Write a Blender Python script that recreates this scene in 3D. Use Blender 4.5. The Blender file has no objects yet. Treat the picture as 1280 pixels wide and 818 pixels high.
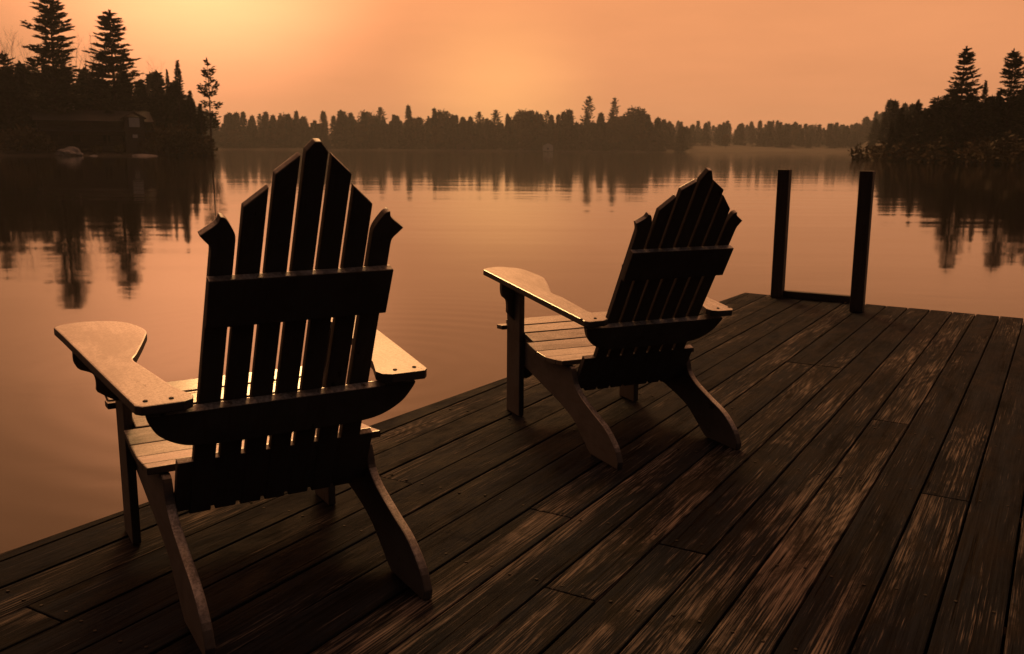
import bpy, bmesh, math, random
import numpy as np
from mathutils import Matrix, Vector

sc = bpy.context.scene
col = sc.collection
random.seed(7)
rng = np.random.default_rng(7)

# ------------------------------------------------------------------ camera
S = 1.08                                   # eye height above the deck, metres; plans below are in eye heights
PITCH, ROLL, LENS_PX = math.atan(222 / 1165), 0.0065, 1165.0
cam = bpy.data.cameras.new("camera")
cam.sensor_width = 36.0
cam.lens = LENS_PX / 1280 * 36
cam.clip_start, cam.clip_end = 0.05, 6000
cam.dof.use_dof = True
cam.dof.focus_distance = 2.9
cam.dof.aperture_fstop = 9.0
cam_ob = bpy.data.objects.new("camera", cam)
col.objects.link(cam_ob)
cam_ob.matrix_world = (Matrix.Translation((0, 0, S)) @ Matrix.Rotation(math.pi / 2 - PITCH, 4, 'X')
                       @ Matrix.Rotation(ROLL, 4, 'Z'))
sc.camera = cam_ob

# ------------------------------------------------------------------ world: sunrise glowing through mist
SUN_AZ, SUN_EL = math.radians(-9.0), math.radians(33.0)
sun_dir = Vector((math.sin(SUN_AZ) * math.cos(SUN_EL), math.cos(SUN_AZ) * math.cos(SUN_EL), math.sin(SUN_EL)))
world = bpy.data.worlds.new("World")
sc.world = world
world.use_nodes = True
nt = world.node_tree
nt.nodes.clear()
def wn(t, **k):
    n = nt.nodes.new(t)
    for a, b in k.items():
        setattr(n, a, b)
    return n
def wl(a, b):
    nt.links.new(a, b)
out = wn('ShaderNodeOutputWorld')
bg = wn('ShaderNodeBackground')
tc = wn('ShaderNodeTexCoord')
sky = wn('ShaderNodeTexSky', sky_type='NISHITA')
sky.sun_disc = False
sky.sun_elevation = SUN_EL
sky.sun_rotation = SUN_AZ
sky.dust_density = 8.0
sky.air_density = 2.0
warm = wn('ShaderNodeMix', data_type='RGBA', blend_type='MULTIPLY')
warm.inputs['Factor'].default_value = 1.0
warm.inputs['B'].default_value = (0.008, 0.0026, 0.0009, 1)
wl(sky.outputs['Color'], warm.inputs['A'])
def angle_ramp(direction, stops):
    d = wn('ShaderNodeVectorMath', operation='DOT_PRODUCT')
    d.inputs[1].default_value = direction
    wl(tc.outputs['Generated'], d.inputs[0])
    ac = wn('ShaderNodeMath', operation='ARCCOSINE')
    wl(d.outputs['Value'], ac.inputs[0])
    m = wn('ShaderNodeMath', operation='DIVIDE')
    wl(ac.outputs[0], m.inputs[0])
    m.inputs[1].default_value = math.pi
    r = wn('ShaderNodeValToRGB')
    r.color_ramp.interpolation = 'B_SPLINE' if len(stops) > 3 else 'EASE'
    e = r.color_ramp.elements
    while len(e) < len(stops):
        e.new(0.5)
    for i, (deg, c) in enumerate(stops):
        e[i].position = deg / 180
        e[i].color = (*c, 1)
    wl(m.outputs[0], r.inputs['Fac'])
    return r.outputs['Color']
mist = angle_ramp(sun_dir, [(0, (1.20, .56, .25)), (12, (.95, .40, .165)), (24, (.80, .325, .135)), (36, (.79, .315, .133)),
                            (50, (.75, .295, .128)), (66, (.34, .145, .082)), (84, (.10, .070, .064)), (104, (.034, .030, .032)),
                            (180, (.012, .012, .015))])
def toward(az, el):
    az, el = math.radians(az), math.radians(el)
    return Vector((math.sin(az) * math.cos(el), math.cos(az) * math.cos(el), math.sin(el)))
# two thin places in the mist where it glows
g1 = angle_ramp(toward(-18.0, 12.5), [(0, (1.45, .56, .25)), (13, (0, 0, 0))])
g2 = angle_ramp(toward(-0.8, 2.6), [(0, (.24, .14, .035)), (7.5, (0, 0, 0))])
gl = wn('ShaderNodeMix', data_type='RGBA', blend_type='ADD')
gl.inputs['Factor'].default_value = 1
wl(g1, gl.inputs['A']); wl(g2, gl.inputs['B'])
glow = gl.outputs['Result']
add1 = wn('ShaderNodeMix', data_type='RGBA', blend_type='ADD')
add1.inputs['Factor'].default_value = 1
add2 = wn('ShaderNodeMix', data_type='RGBA', blend_type='ADD')
add2.inputs['Factor'].default_value = 1
wl(mist, add1.inputs['A']); wl(warm.outputs['Result'], add1.inputs['B'])
wl(add1.outputs['Result'], add2.inputs['A']); wl(glow, add2.inputs['B'])
mp = wn('ShaderNodeMapping')
mp.inputs['Scale'].default_value = (2.2, 2.2, 11.0)
wl(tc.outputs['Generated'], mp.inputs['Vector'])
ns = wn('ShaderNodeTexNoise')
ns.inputs['Scale'].default_value = 1.6
ns.inputs['Detail'].default_value = 5
ns.inputs['Roughness'].default_value = .55
wl(mp.outputs[0], ns.inputs['Vector'])
mr = wn('ShaderNodeMapRange')
mr.inputs['From Min'].default_value, mr.inputs['From Max'].default_value = .3, .7
mr.inputs['To Min'].default_value, mr.inputs['To Max'].default_value = .93, 1.06
wl(ns.outputs['Fac'], mr.inputs['Value'])
mv = wn('ShaderNodeVectorMath', operation='SCALE')
wl(add2.outputs['Result'], mv.inputs[0]); wl(mr.outputs['Result'], mv.inputs['Scale'])
wl(mv.outputs[0], bg.inputs['Color'])
bg.inputs['Strength'].default_value = 1.0
wl(bg.outputs[0], out.inputs['Surface'])

# ------------------------------------------------------------------ sun, spread wide by the mist
sl = bpy.data.lights.new("sun", 'SUN')
sl.energy = 1.1
sl.angle = math.radians(14)
sl.color = (1.0, 0.55, 0.2)
so = bpy.data.objects.new("sun", sl)
so.rotation_euler = (-sun_dir).to_track_quat('-Z', 'Y').to_euler()
so.location = (-40, 80, 60)
col.objects.link(so)

# ------------------------------------------------------------------ exposure and sampling
sc.view_settings.view_transform = 'Standard'
sc.view_settings.look = 'None'
sc.view_settings.exposure = 0.0
sc.view_settings.gamma = 1.0
sc.render.engine = 'CYCLES'
sc.cycles.use_denoising = True
sc.cycles.denoiser = 'OPENIMAGEDENOISE'
sc.cycles.max_bounces = 8
sc.cycles.volume_bounces = 1
sc.cycles.sample_clamp_indirect = 4.0

# ------------------------------------------------------------------ helpers
def tag(o, label=None, cat=None, group=None, kind=None):
    for k, v in (('label', label), ('category', cat), ('group', group), ('kind', kind)):
        if v:
            o[k] = v
    return o

def obj(name, mesh, material=None, parent=None):
    o = bpy.data.objects.new(name, mesh)
    col.objects.link(o)
    if material and not mesh.materials:
        mesh.materials.append(material)
    if parent:
        o.parent = parent
    return o

def empty(name, loc=(0, 0, 0), rz=0.0):
    o = bpy.data.objects.new(name, None)
    o.empty_display_size = 0.2
    o.location = loc
    o.rotation_euler = (0, 0, rz)
    col.objects.link(o)
    return o

def mesh_from(name, V, Fc):
    m = bpy.data.meshes.new(name)
    m.from_pydata([tuple(map(float, v)) for v in V], [], [tuple(map(int, f)) for f in Fc])
    m.update()
    return m

def plate_mesh(name, outline, t, bevel=0.003, segs=2, smooth=False):
    """flat board: 2D outline in local XY, thickness t along +Z, all edges eased"""
    bm = bmesh.new()
    vs = [bm.verts.new((x, y, 0)) for x, y in outline]
    f = bm.faces.new(vs)
    r = bmesh.ops.extrude_face_region(bm, geom=[f])
    bmesh.ops.translate(bm, vec=(0, 0, t), verts=[v for v in r['geom'] if isinstance(v, bmesh.types.BMVert)])
    bmesh.ops.recalc_face_normals(bm, faces=bm.faces)
    if bevel:
        ed = [e for e in bm.edges if e.calc_face_angle(0) > 0.6]
        bmesh.ops.bevel(bm, geom=ed, offset=bevel, segments=segs, affect='EDGES', profile=0.6, clamp_overlap=True)
    m = bpy.data.meshes.new(name)
    bm.to_mesh(m)
    bm.free()
    return m

def box_mesh(name, lx, ly, lz, bevel=0.003, segs=2):
    return plate_mesh(name, [(0, 0), (lx, 0), (lx, ly), (0, ly)], lz, bevel, segs)

def frame(o, ex, ey):
    ex, ey = Vector(ex).normalized(), Vector(ey)
    ez = ex.cross(ey).normalized()
    ey = ez.cross(ex)
    m = Matrix((ex, ey, ez)).transposed().to_4x4()
    m.translation = Vector(o)
    return m

def smooth_path(pts, n=6, closed=False):
    """Catmull-Rom through 2D points"""
    P = [np.array(p, float) for p in pts]
    outp = []
    L = len(P)
    rngi = range(L if closed else L - 1)
    for i in rngi:
        p0 = P[(i - 1) % L] if (closed or i > 0) else P[i]
        p1, p2 = P[i], P[(i + 1) % L]
        p3 = P[(i + 2) % L] if (closed or i + 2 < L) else P[(i + 1) % L]
        for k in range(n):
            t = k / n
            outp.append(tuple(0.5 * ((2 * p1) + (-p0 + p2) * t + (2 * p0 - 5 * p1 + 4 * p2 - p3) * t * t
                                     + (-p0 + 3 * p1 - 3 * p2 + p3) * t ** 3)))
    if not closed:
        outp.append(tuple(P[-1]))
    return outp

# a sight line through the photograph, used to find where the things on the shores stand
def ray(x, y):
    dx, dy = x - 640, y - 409
    xl = dx * math.cos(ROLL) + dy * math.sin(ROLL)
    yl = -dx * math.sin(ROLL) + dy * math.cos(ROLL)
    a, b = xl / LENS_PX, -yl / LENS_PX
    c, s = math.cos(PITCH), math.sin(PITCH)
    return Vector((a, c + b * s, -s + b * c))
def at(x, y, r):
    d = ray(x, y)
    k = r / math.hypot(d.x, d.y)
    return Vector((d.x * k, d.y * k, S + d.z * k))

# ------------------------------------------------------------------ materials
class NB:
    def __init__(self, name):
        self.m = bpy.data.materials.new(name)
        self.m.use_nodes = True
        self.t = self.m.node_tree
        self.b = self.t.nodes['Principled BSDF']
        self.o = self.t.nodes['Material Output']
    def n(self, t, ins=None, **k):
        n = self.t.nodes.new(t)
        for a, b in k.items():
            setattr(n, a, b)
        for a, b in (ins or {}).items():
            self.set(n.inputs[a], b)
        return n
    def set(self, sock, v):
        if isinstance(v, bpy.types.NodeSocket):
            self.t.links.new(v, sock)
        else:
            sock.default_value = v
    def math(self, op, a, b=None, clamp=False):
        n = self.n('ShaderNodeMath', operation=op, use_clamp=clamp)
        self.set(n.inputs[0], a)
        if b is not None:
            self.set(n.inputs[1], b)
        return n.outputs[0]
    def noise(self, vec, scale, detail=4, rough=.55, dist=0.0):
        n = self.n('ShaderNodeTexNoise', {'Vector': vec, 'Scale': scale, 'Detail': detail, 'Roughness': rough, 'Distortion': dist})
        return n.outputs['Fac']
    def ramp(self, fac, stops, interp='LINEAR'):
        n = self.n('ShaderNodeValToRGB')
        n.color_ramp.interpolation = interp
        e = n.color_ramp.elements
        while len(e) < len(stops):
            e.new(.5)
        for i, (p, c) in enumerate(stops):
            e[i].position = p
            e[i].color = (c, c, c, 1) if isinstance(c, (int, float)) else (*c, 1)
        self.set(n.inputs['Fac'], fac)
        return n.outputs['Color']
    def mix(self, f, a, b, mode='MIX'):
        n = self.n('ShaderNodeMix', data_type='RGBA', blend_type=mode)
        self.set(n.inputs['Factor'], f)
        for s, v in (('A', a), ('B', b)):
            self.set(n.inputs[s], v if isinstance(v, bpy.types.NodeSocket) else (*v, 1))
        return n.outputs['Result']
    def mapped(self, vec, scale, loc=(0, 0, 0)):
        n = self.n('ShaderNodeMapping', {'Vector': vec, 'Scale': scale, 'Location': loc})
        return n.outputs['Vector']
    def objvec(self):
        """own coordinates of each board, shifted at random so that no two boards share their grain"""
        tcn = self.n('ShaderNodeTexCoord')
        oi = self.n('ShaderNodeObjectInfo')
        r = self.math('MULTIPLY', oi.outputs['Random'], 91.0)
        cx = self.n('ShaderNodeCombineXYZ', {'X': r, 'Y': r, 'Z': r})
        v = self.n('ShaderNodeVectorMath', operation='ADD')
        self.set(v.inputs[0], tcn.outputs['Object'])
        self.set(v.inputs[1], cx.outputs[0])
        return v.outputs[0], oi.outputs['Random']
    def bump(self, h, strength, dist):
        n = self.n('ShaderNodeBump', {'Height': h, 'Strength': strength, 'Distance': dist})
        self.set(self.b.inputs['Normal'], n.outputs['Normal'])

def mat_deck():
    w = NB('weathered_deck_wood')
    v, rnd = w.objvec()
    field = w.noise(w.mapped(v, (.55, 4.2, 4.2)), 1.0, 2, .5, .25)
    rings = w.math('SINE', w.math('MULTIPLY', field, 190.0))
    rings = w.math('MULTIPLY_ADD', rings, .5)
    w.t.nodes[rings.node.name].inputs[2].default_value = .5
    fine = w.noise(w.mapped(v, (2.5, 130, 130)), 1.0, 5, .65)
    mid = w.noise(w.mapped(v, (1.6, 26, 26)), 1.0, 5, .6, .3)
    hair = w.noise(w.mapped(v, (4.0, 240, 240), (2, 9, 3)), 1.0, 4, .7)
    blot = w.noise(w.mapped(v, (.8, 5.5, 5.5)), 1.0, 7, .66, .35)
    grime = w.noise(w.mapped(v, (4.0, 8.0, 8.0), (3, 5, 1)), 1.0, 7, .72, .6)
    shift = w.math('MULTIPLY_ADD', rnd, .20)
    w.t.nodes[shift.node.name].inputs[2].default_value = -.115
    field2 = w.math('ADD', w.math('ADD', blot, shift), w.math('MULTIPLY', w.math('SUBTRACT', hair, .5), .80))
    field2 = w.math('ADD', field2, w.math('MULTIPLY', w.math('SUBTRACT', rings, .5), .03))
    worn = w.ramp(field2, [(.545, 0.0), (.61, .45), (.73, 1.0)])
    grain = w.math('ADD', w.math('MULTIPLY', rings, .14), w.math('MULTIPLY', fine, .86))
    grain = w.ramp(grain, [(.30, 0), (.68, 1)])
    dark = w.mix(w.ramp(w.math('ADD', w.math('MULTIPLY', mid, .55), w.math('MULTIPLY', hair, .45)), [(.36, 0), (.62, 1)]), (.0012, .0017, .0026), (.0155, .0215, .0320))
    bare = w.mix(grain, (.034, .034, .036), (.31, .265, .225))
    c = w.mix(worn, dark, bare)
    c = w.mix(w.ramp(grime, [(.50, 0), (.62, .8)]), c, (.003, .003, .0035))
    knot = w.n('ShaderNodeTexVoronoi', {'Vector': w.mapped(v, (1.1, 5.5, 5.5)), 'Scale': 1.0, 'Randomness': 1.0})
    kn = w.ramp(knot.outputs['Distance'], [(.045, 1), (.085, 0)])
    c = w.mix(w.math('MULTIPLY', kn, .9), c, (.004, .003, .003))
    # checks along the grain
    chk = w.noise(w.mapped(v, (1.2, 62, 62), (7, 2, 4)), 1.0, 3, .5)
    check = w.ramp(chk, [(.305, 1), (.335, 0)])
    c = w.mix(check, c, (.003, .0025, .002))
    w.set(w.b.inputs['Base Color'], c)
    w.set(w.b.inputs['Roughness'], w.ramp(grime, [(.35, .80), (.65, .55)]))
    w.b.inputs['Specular IOR Level'].default_value = .03
    h = w.math('ADD', w.math('MULTIPLY', grain, .35), w.math('MULTIPLY', fine, .5))
    h = w.math('ADD', h, w.math('MULTIPLY', mid, .6))
    h = w.math('SUBTRACT', h, w.math('MULTIPLY', check, 1.6))
    h = w.math('ADD', h, w.math('MULTIPLY', hair, .5))
    w.bump(h, .9, .003)
    return w.m

def mat_paint():
    w = NB('old_chair_paint')
    v, rnd = w.objvec()
    fine = w.noise(w.mapped(v, (6, 90, 90)), 1.0, 4, .6)
    mott = w.noise(v, 9.0, 6, .65, .4)
    chip = w.noise(w.mapped(v, (9, 26, 26)), 1.0, 5, .7, .2)
    c = w.mix(w.ramp(mott, [(.35, 0), (.68, 1)]), (.072, .068, .064), (.125, .118, .112))
    c = w.mix(w.math('MULTIPLY', w.ramp(fine, [(.36, 1), (.46, 0)]), .35), c, (.075, .055, .042))
    c = w.mix(w.ramp(chip, [(.30, 1), (.335, 0)]), c, (.03, .02, .014))
    geo = w.n('ShaderNodeNewGeometry')
    edge = w.ramp(geo.outputs['Pointiness'], [(.52, 0), (.60, 1)])
    c = w.mix(w.math('MULTIPLY', edge, w.ramp(mott, [(.42, 0), (.58, .9)])), c, (.035, .024, .018))
    # sky light put into the colour of upward faces, with a dew gloss
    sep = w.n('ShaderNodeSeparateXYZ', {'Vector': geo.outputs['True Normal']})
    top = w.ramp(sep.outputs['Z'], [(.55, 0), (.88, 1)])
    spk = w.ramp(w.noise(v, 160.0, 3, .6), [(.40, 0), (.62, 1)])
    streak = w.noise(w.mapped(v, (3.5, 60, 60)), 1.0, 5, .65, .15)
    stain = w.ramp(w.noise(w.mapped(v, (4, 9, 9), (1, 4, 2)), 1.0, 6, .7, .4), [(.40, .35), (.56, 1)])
    lit_top = w.mix(w.ramp(w.math('ADD', w.math('MULTIPLY', spk, .40), w.math('MULTIPLY', streak, .60)), [(.32, 0), (.62, 1)]), (.36, .33, .30), (.66, .61, .56))
    lit_top = w.mix(1.0, lit_top, stain, 'MULTIPLY')
    c = w.mix(w.math('MULTIPLY', top, w.math('SUBTRACT', .92, w.math('MULTIPLY', w.ramp(chip, [(.33, 1), (.37, 0)]), .8))), c, lit_top)
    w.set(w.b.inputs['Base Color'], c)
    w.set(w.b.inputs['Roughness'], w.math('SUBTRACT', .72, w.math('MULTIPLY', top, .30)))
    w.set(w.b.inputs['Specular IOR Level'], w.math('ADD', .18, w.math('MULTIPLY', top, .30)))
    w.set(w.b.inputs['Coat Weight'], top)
    w.b.inputs['Coat Roughness'].default_value = .16
    h = w.math('ADD', w.math('MULTIPLY', fine, .7), w.math('MULTIPLY', w.ramp(chip, [(.30, 0), (.335, 1)]), .6))
    w.bump(h, .55, .0015)
    return w.m

def mat_simple(name, a, b, scale=8.0, rough=.7, stretch=(1, 1, 1), bump=.0, bd=.01):
    w = NB(name)
    v, rnd = w.objvec()
    f = w.noise(w.mapped(v, stretch), scale, 5, .6, .2)
    w.set(w.b.inputs['Base Color'], w.mix(w.ramp(f, [(.3, 0), (.7, 1)]), a, b))
    w.b.inputs['Roughness'].default_value = rough
    if bump:
        w.bump(f, bump, bd)
    return w.m

def mat_water():
    w = NB('lake_water')
    tcn = w.n('ShaderNodeTexCoord')
    p = tcn.outputs['Object']
    w.b.inputs['Base Color'].default_value = (.010, .008, .006, 1)
    w.b.inputs['Roughness'].default_value = .045
    w.b.inputs['IOR'].default_value = 1.333
    a = w.noise(w.mapped(p, (.9, 1.5, 1)), 1.0, 3, .5, .3)
    b = w.noise(w.mapped(p, (.10, .35, 1), (9, 3, 0)), 1.0, 2, .5)
    breeze = w.ramp(w.noise(w.mapped(p, (.02, .05, 1), (1, 7, 0)), 1.0, 3, .55), [(.40, .25), (.68, 1.0)])
    # faint rings spreading by the dock
    c = w.n('ShaderNodeVectorMath', operation='DISTANCE')
    w.set(c.inputs[0], w.mapped(p, (1, 1, 0)))
    c.inputs[1].default_value = (-.95, 5.6, 0)
    rings = w.math('SINE', w.math('MULTIPLY', c.outputs['Value'], 26.0))
    fall = w.ramp(w.math('MULTIPLY', c.outputs['Value'], .28), [(.05, 1), (.95, 0)])
    h = w.math('ADD', w.math('MULTIPLY', w.math('MULTIPLY', a, breeze), .0040), w.math('MULTIPLY', b, .012))
    h = w.math('ADD', h, w.math('MULTIPLY', w.math('MULTIPLY', rings, fall), .00055))
    w.bump(h, 1.0, 1.0)
    return w.m

def mat_needles(name, a, b):
    w = NB(name)
    tcn = w.n('ShaderNodeTexCoord')
    f = w.noise(tcn.outputs['Object'], .45, 4, .6)
    w.set(w.b.inputs['Base Color'], w.mix(w.ramp(f, [(.35, 0), (.65, 1)]), a, b))
    w.b.inputs['Roughness'].default_value = .75
    w.b.inputs['Specular IOR Level'].default_value = .15
    return w.m

M = {}
M['deck'] = mat_deck()
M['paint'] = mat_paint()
M['water'] = mat_water()
M['post'] = mat_simple('old_post_wood', (.010, .008, .007), (.032, .023, .018), 3.0, .6, (2, 26, 26), .6, .003)
M['joist'] = mat_simple('wet_joist_wood', (.015, .011, .009), (.03, .022, .017), 3.0, .7, (2, 20, 20))
M['iron'] = mat_simple('rusty_iron', (.004, .003, .003), (.012, .008, .006), 90.0, .8)
M['ground'] = mat_simple('forest_ground', (.028, .022, .014), (.075, .058, .036), .35, .95, (1, 1, 1), .6, .3)
M['bark'] = mat_simple('pine_bark', (.030, .023, .018), (.075, .056, .042), 2.5, .9, (3, 3, .6), .7, .05)
M['pine'] = mat_needles('pine_needles', (.030, .040, .018), (.060, .070, .032))
M['spruce'] = mat_needles('spruce_needles', (.024, .034, .018), (.048, .060, .030))
M['leaf'] = mat_needles('autumn_leaves', (.060, .050, .022), (.11, .080, .035))
M['twig'] = mat_simple('grey_twigs', (.06, .048, .038), (.11, .09, .07), 2.0, .85)
M['logs'] = mat_simple('stained_logs', (.030, .020, .014), (.065, .042, .028), 1.2, .75, (1, 1, 6), .5, .03)
M['shingle'] = mat_simple('dark_shingles', (.030, .026, .023), (.060, .052, .046), 3.0, .8, (1, 4, 4), .5, .02)
M['trim'] = mat_simple('pale_trim_paint', (.50, .45, .38), (.62, .56, .48), 3.0, .6)
M['rock'] = mat_simple('pale_granite', (.20, .18, .16), (.40, .36, .32), 1.6, .85, (1, 1, 1), .8, .08)
g = NB('window_glass')
g.b.inputs['Base Color'].default_value = (.02, .02, .022, 1)
g.b.inputs['Roughness'].default_value = .05
M['glass'] = g.m

# ------------------------------------------------------------------ the land round the lake
WATER = -0.25
SH = [(-180, 26), (-150, 24), (-125, 40), (-95, 95), (-60, 140), (-40, 150), (-29, 150), (-22, 153), (-18.9, 160), (-18.2, 180), (-17.6, 595),
      (-8, 600), (8, 602), (14, 640), (20.0, 660), (20.9, 260), (21.4, 172), (23, 150), (26, 126), (29, 112), (40, 95), (60, 85), (95, 70),
      (125, 40), (150, 24), (180, 26)]
SHA = np.array([a for a, _ in SH], float)
SHR = np.array([r for _, r in SH], float)
def shore_r(az_deg):
    return np.interp(az_deg, SHA, SHR)
def land_z(x, y):
    r = np.hypot(x, y)
    d = r - shore_r(np.degrees(np.arctan2(x, y)))
    lump = .35 * np.sin(x * .11 + 1.3) * np.cos(y * .09 + .4) + .2 * np.sin(x * .31) * np.sin(y * .27)
    inland = np.interp(d, [-60, -8, 0, 2, 8, 40, 120, 400, 900], [-3.2, -1.2, -.02, .45, .95, 2.2, 5, 12, 26])
    return WATER + inland + np.clip(d / 15, 0, 1) * lump
radii = np.concatenate([[0.5, 8, 16, 22, 26, 30, 36, 45], np.arange(55, 560, 6.0), np.arange(560, 680, 4.0), np.geomspace(685, 1190, 22)])
azs = np.radians(np.concatenate([np.arange(-180, -31, 3.0), np.arange(-31, 31, .25), np.arange(31, 180, 3.0)]))
V = []
for r in radii:
    V.append(np.stack([r * np.sin(azs), r * np.cos(azs), land_z(r * np.sin(azs), r * np.cos(azs))], 1))
V = np.concatenate(V)
na = len(azs)
Fc = []
for i in range(len(radii) - 1):
    for j in range(na):
        k = (j + 1) % na
        Fc.append((i * na + j, (i + 1) * na + j, (i + 1) * na + k, i * na + k))
Fc.append(tuple(range(na - 1, -1, -1)))
gm = mesh_from('ground', V, Fc)
gm.polygons.foreach_set('use_smooth', [True] * len(gm.polygons))
tag(obj('ground', gm, M['ground']), 'forest floor and banks round the lake', None, None, 'structure')
wm = mesh_from('lake', [(900 * math.sin(a), 900 * math.cos(a), 0) for a in np.linspace(0, 2 * math.pi, 96, endpoint=False)][::-1], [tuple(range(96))])
wo = obj('lake', wm, M['water'])
wo.location.z = WATER
tag(wo, 'calm lake reflecting the orange morning sky', None, None, 'structure')

# ------------------------------------------------------------------ the dock: every plank its own board
T = 0.533
NV = np.array([math.cos(T), -math.sin(T)])      # across the planks
UV = np.array([math.sin(T), math.cos(T)])       # along the planks
def deck(n, a, z=0.0):
    p = (NV * n + UV * a) * S
    return Vector((p[0], p[1], z))
dock = empty('dock')
tag(dock, 'weathered plank dock of dark worn boards carrying the two chairs', 'dock')
PW, GAP, N0 = 0.1338, 0.0062, -0.156 + 0.1338 * 8
def left_edge(a):
    return -2.207 + (a - 1.23) * (2.207 - 1.945) / (6.5 - 1.23)
def far_edge(n):
    return 6.46 + (n + .156) * (6.57 - 6.46) / (-1.908 + .156)
A_NEAR = -1.3
joints = {}
known = {7: [2.184], 5: [1.78, 4.47], 4: [2.15], 14: [3.5]}
pool = [.35, 1.1, 2.17, 2.9, 3.65, 4.47, 5.2]
for k in range(-8, 16):
    if k in known:
        js = list(known[k])
    else:
        js = random.sample(pool, random.choice([0, 1, 1, 2]))
    js = sorted(js)
    keep = []
    for j in js:
        if not keep or j - keep[-1] > 1.2:
            keep.append(j)
    joints[k] = keep
TH = 0.036
for k in range(-8, 16):
    n_hi = -0.156 - PW * k - GAP / 2
    n_lo = n_hi - PW + GAP
    cuts = [A_NEAR] + joints[k] + [99]
    for i in range(len(cuts) - 1):
        a0, a1 = cuts[i] + (.0018 if i else 0), cuts[i + 1] - .0018
        poly = []
        # end at the far edge, and at the ripped left side of the dock
        def clip(poly, f):
            o = []
            for q in range(len(poly)):
                p, r = poly[q], poly[(q + 1) % len(poly)]
                fp, fr = f(p), f(r)
                if fp >= 0:
                    o.append(p)
                if (fp >= 0) != (fr >= 0):
                    t = fp / (fp - fr)
                    o.append((p[0] + (r[0] - p[0]) * t, p[1] + (r[1] - p[1]) * t))
            return o
        rag = random.uniform(-.012, .006)
        poly = [(a0, n_lo), (a1 if a1 < 50 else 7.2, n_lo), (a1 if a1 < 50 else 7.2, n_hi), (a0, n_hi)]
        poly = clip(poly, lambda p: far_edge(p[1]) + rag - p[0])
        poly = clip(poly, lambda p: p[1] - left_edge(p[0]) - (0.008 * ((k * 7) % 3) if k > 12 else 0))
        if len(poly) < 3:
            continue
        ar = abs(sum(poly[q][0] * poly[(q + 1) % len(poly)][1] - poly[(q + 1) % len(poly)][0] * poly[q][1] for q in range(len(poly)))) / 2
        if ar < .01:
            continue
        ca = sum(p[0] for p in poly) / len(poly)
        cn = (n_lo + n_hi) / 2
        # local X along the plank, Y to the left, Z up
        pts = [((p[0] - ca) * S, -(p[1] - cn) * S) for p in poly][::-1]
        m = plate_mesh('board', pts, TH, .0035, 2)
        b = obj('board', m, M['deck'], dock)
        o = deck(cn, ca)
        drop = random.uniform(0, .0022)
        b.matrix_local = frame((o.x, o.y, -TH - drop), (UV[0], UV[1], random.uniform(-.0003, .0003)), (-NV[0], -NV[1], random.uniform(-.004, .004)))
# joists, side beam and piles below the planks
for a in (-.9, .35, 1.1, 1.78, 2.17, 2.9, 3.5, 4.47, 5.2, 5.85, 6.38):
    m = box_mesh('joist', (0.9 - left_edge(a) - .04) * S, .045, .14, .003, 1)
    b = obj('joist', m, M['joist'], dock)
    o = deck(left_edge(a) + .03, a)
    b.matrix_local = frame((o.x, o.y, -TH - .004 - .14), (NV[0], NV[1], 0), (UV[0], UV[1], 0))
for n0, n1, a0, a1 in ((left_edge(A_NEAR) + .012, left_edge(6.5) + .012, A_NEAR, 6.50),):
    d = deck(n1, a1) - deck(n0, a0)
    m = box_mesh('side_beam', d.length, .04, .15, .003, 1)
    b = obj('side_beam', m, M['joist'], dock)
    o = deck(n0, a0)
    b.matrix_local = frame((o.x, o.y, -TH - .006 - .15), d, Vector((-d.y, d.x, 0)))
for n, a in ((-2.0, 1.2), (-1.8, 6.2), (-.2, 6.2), (.8, 1.2), (-1.9, 3.6), (.8, 5.8)):
    bm = bmesh.new()
    bmesh.ops.create_cone(bm, cap_ends=True, segments=16, radius1=.085, radius2=.075, depth=3.2)
    m = bpy.data.meshes.new('pile')
    bm.to_mesh(m); bm.free()
    b = obj('pile', m, M['joist'], dock)
    o = deck(n, a)
    b.location = (o.x, o.y, -1.6 - TH - .16)
# nail heads where the planks cross the joists
bm = bmesh.new()
for k in range(-6, 15):
    for a in (.35, 1.1, 1.78, 2.17, 2.9, 3.5, 4.47, 5.2, 5.85, 6.38):
        for q in (.25, .75):
            n = -0.156 - PW * (k + q) + random.uniform(-.008, .008)
            aa = a + .02 + random.uniform(-.012, .012)
            if n < left_edge(aa) + .02:
                continue
            o = deck(n, aa)
            bmesh.ops.create_cone(bm, cap_ends=True, segments=8, radius1=.0048, radius2=.0042, depth=.004,
                                  matrix=Matrix.Translation((o.x, o.y, -.0008)))
m = bpy.data.meshes.new('nail_heads')
bm.to_mesh(m); bm.free()
tag(obj('nail_heads', m, M['iron'], dock), None, None, None, 'stuff')

# ------------------------------------------------------------------ post frame at the end of the dock
pf = empty('post_frame', deck(-1.67, 6.45))
tag(pf, 'dark frame of two square wooden posts joined by a low bar at dock end', 'post frame')
base = Vector(pf.location)
def post_at(n, a, h, w):
    m = box_mesh('post', h, w, w, .006, 2)
    b = obj('post', m, M['post'], pf)
    o = deck(n, a) - base
    ex = Vector((0, 0, 1))
    ey = Vector((NV[0], NV[1], 0))
    ez = ex.cross(ey)
    b.matrix_local = frame(o - ey * (w / 2) - ez * (w / 2) + Vector((0, 0, .001)), ex, ey)
    return b
post_at(-1.672, 6.47, .877 * S, .078 * S)
post_at(-1.083, 6.155, .882 * S, .080 * S)
o0, o1 = deck(-1.635, 6.475), deck(-1.128, 6.475)
m = box_mesh('crossbar', (o1 - o0).length, .052 * S, .046 * S, .004, 2)
b = obj('crossbar', m, M['post'], pf)
b.matrix_local = frame(o0 - base + Vector((0, 0, .0012)), o1 - o0, (UV[0], UV[1], 0))
o0, o1 = deck(-1.088, 6.198), deck(-1.150, 6.4735)
m = box_mesh('side_rail', (o1 - o0).length, .034 * S, .044 * S, .004, 2)
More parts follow.
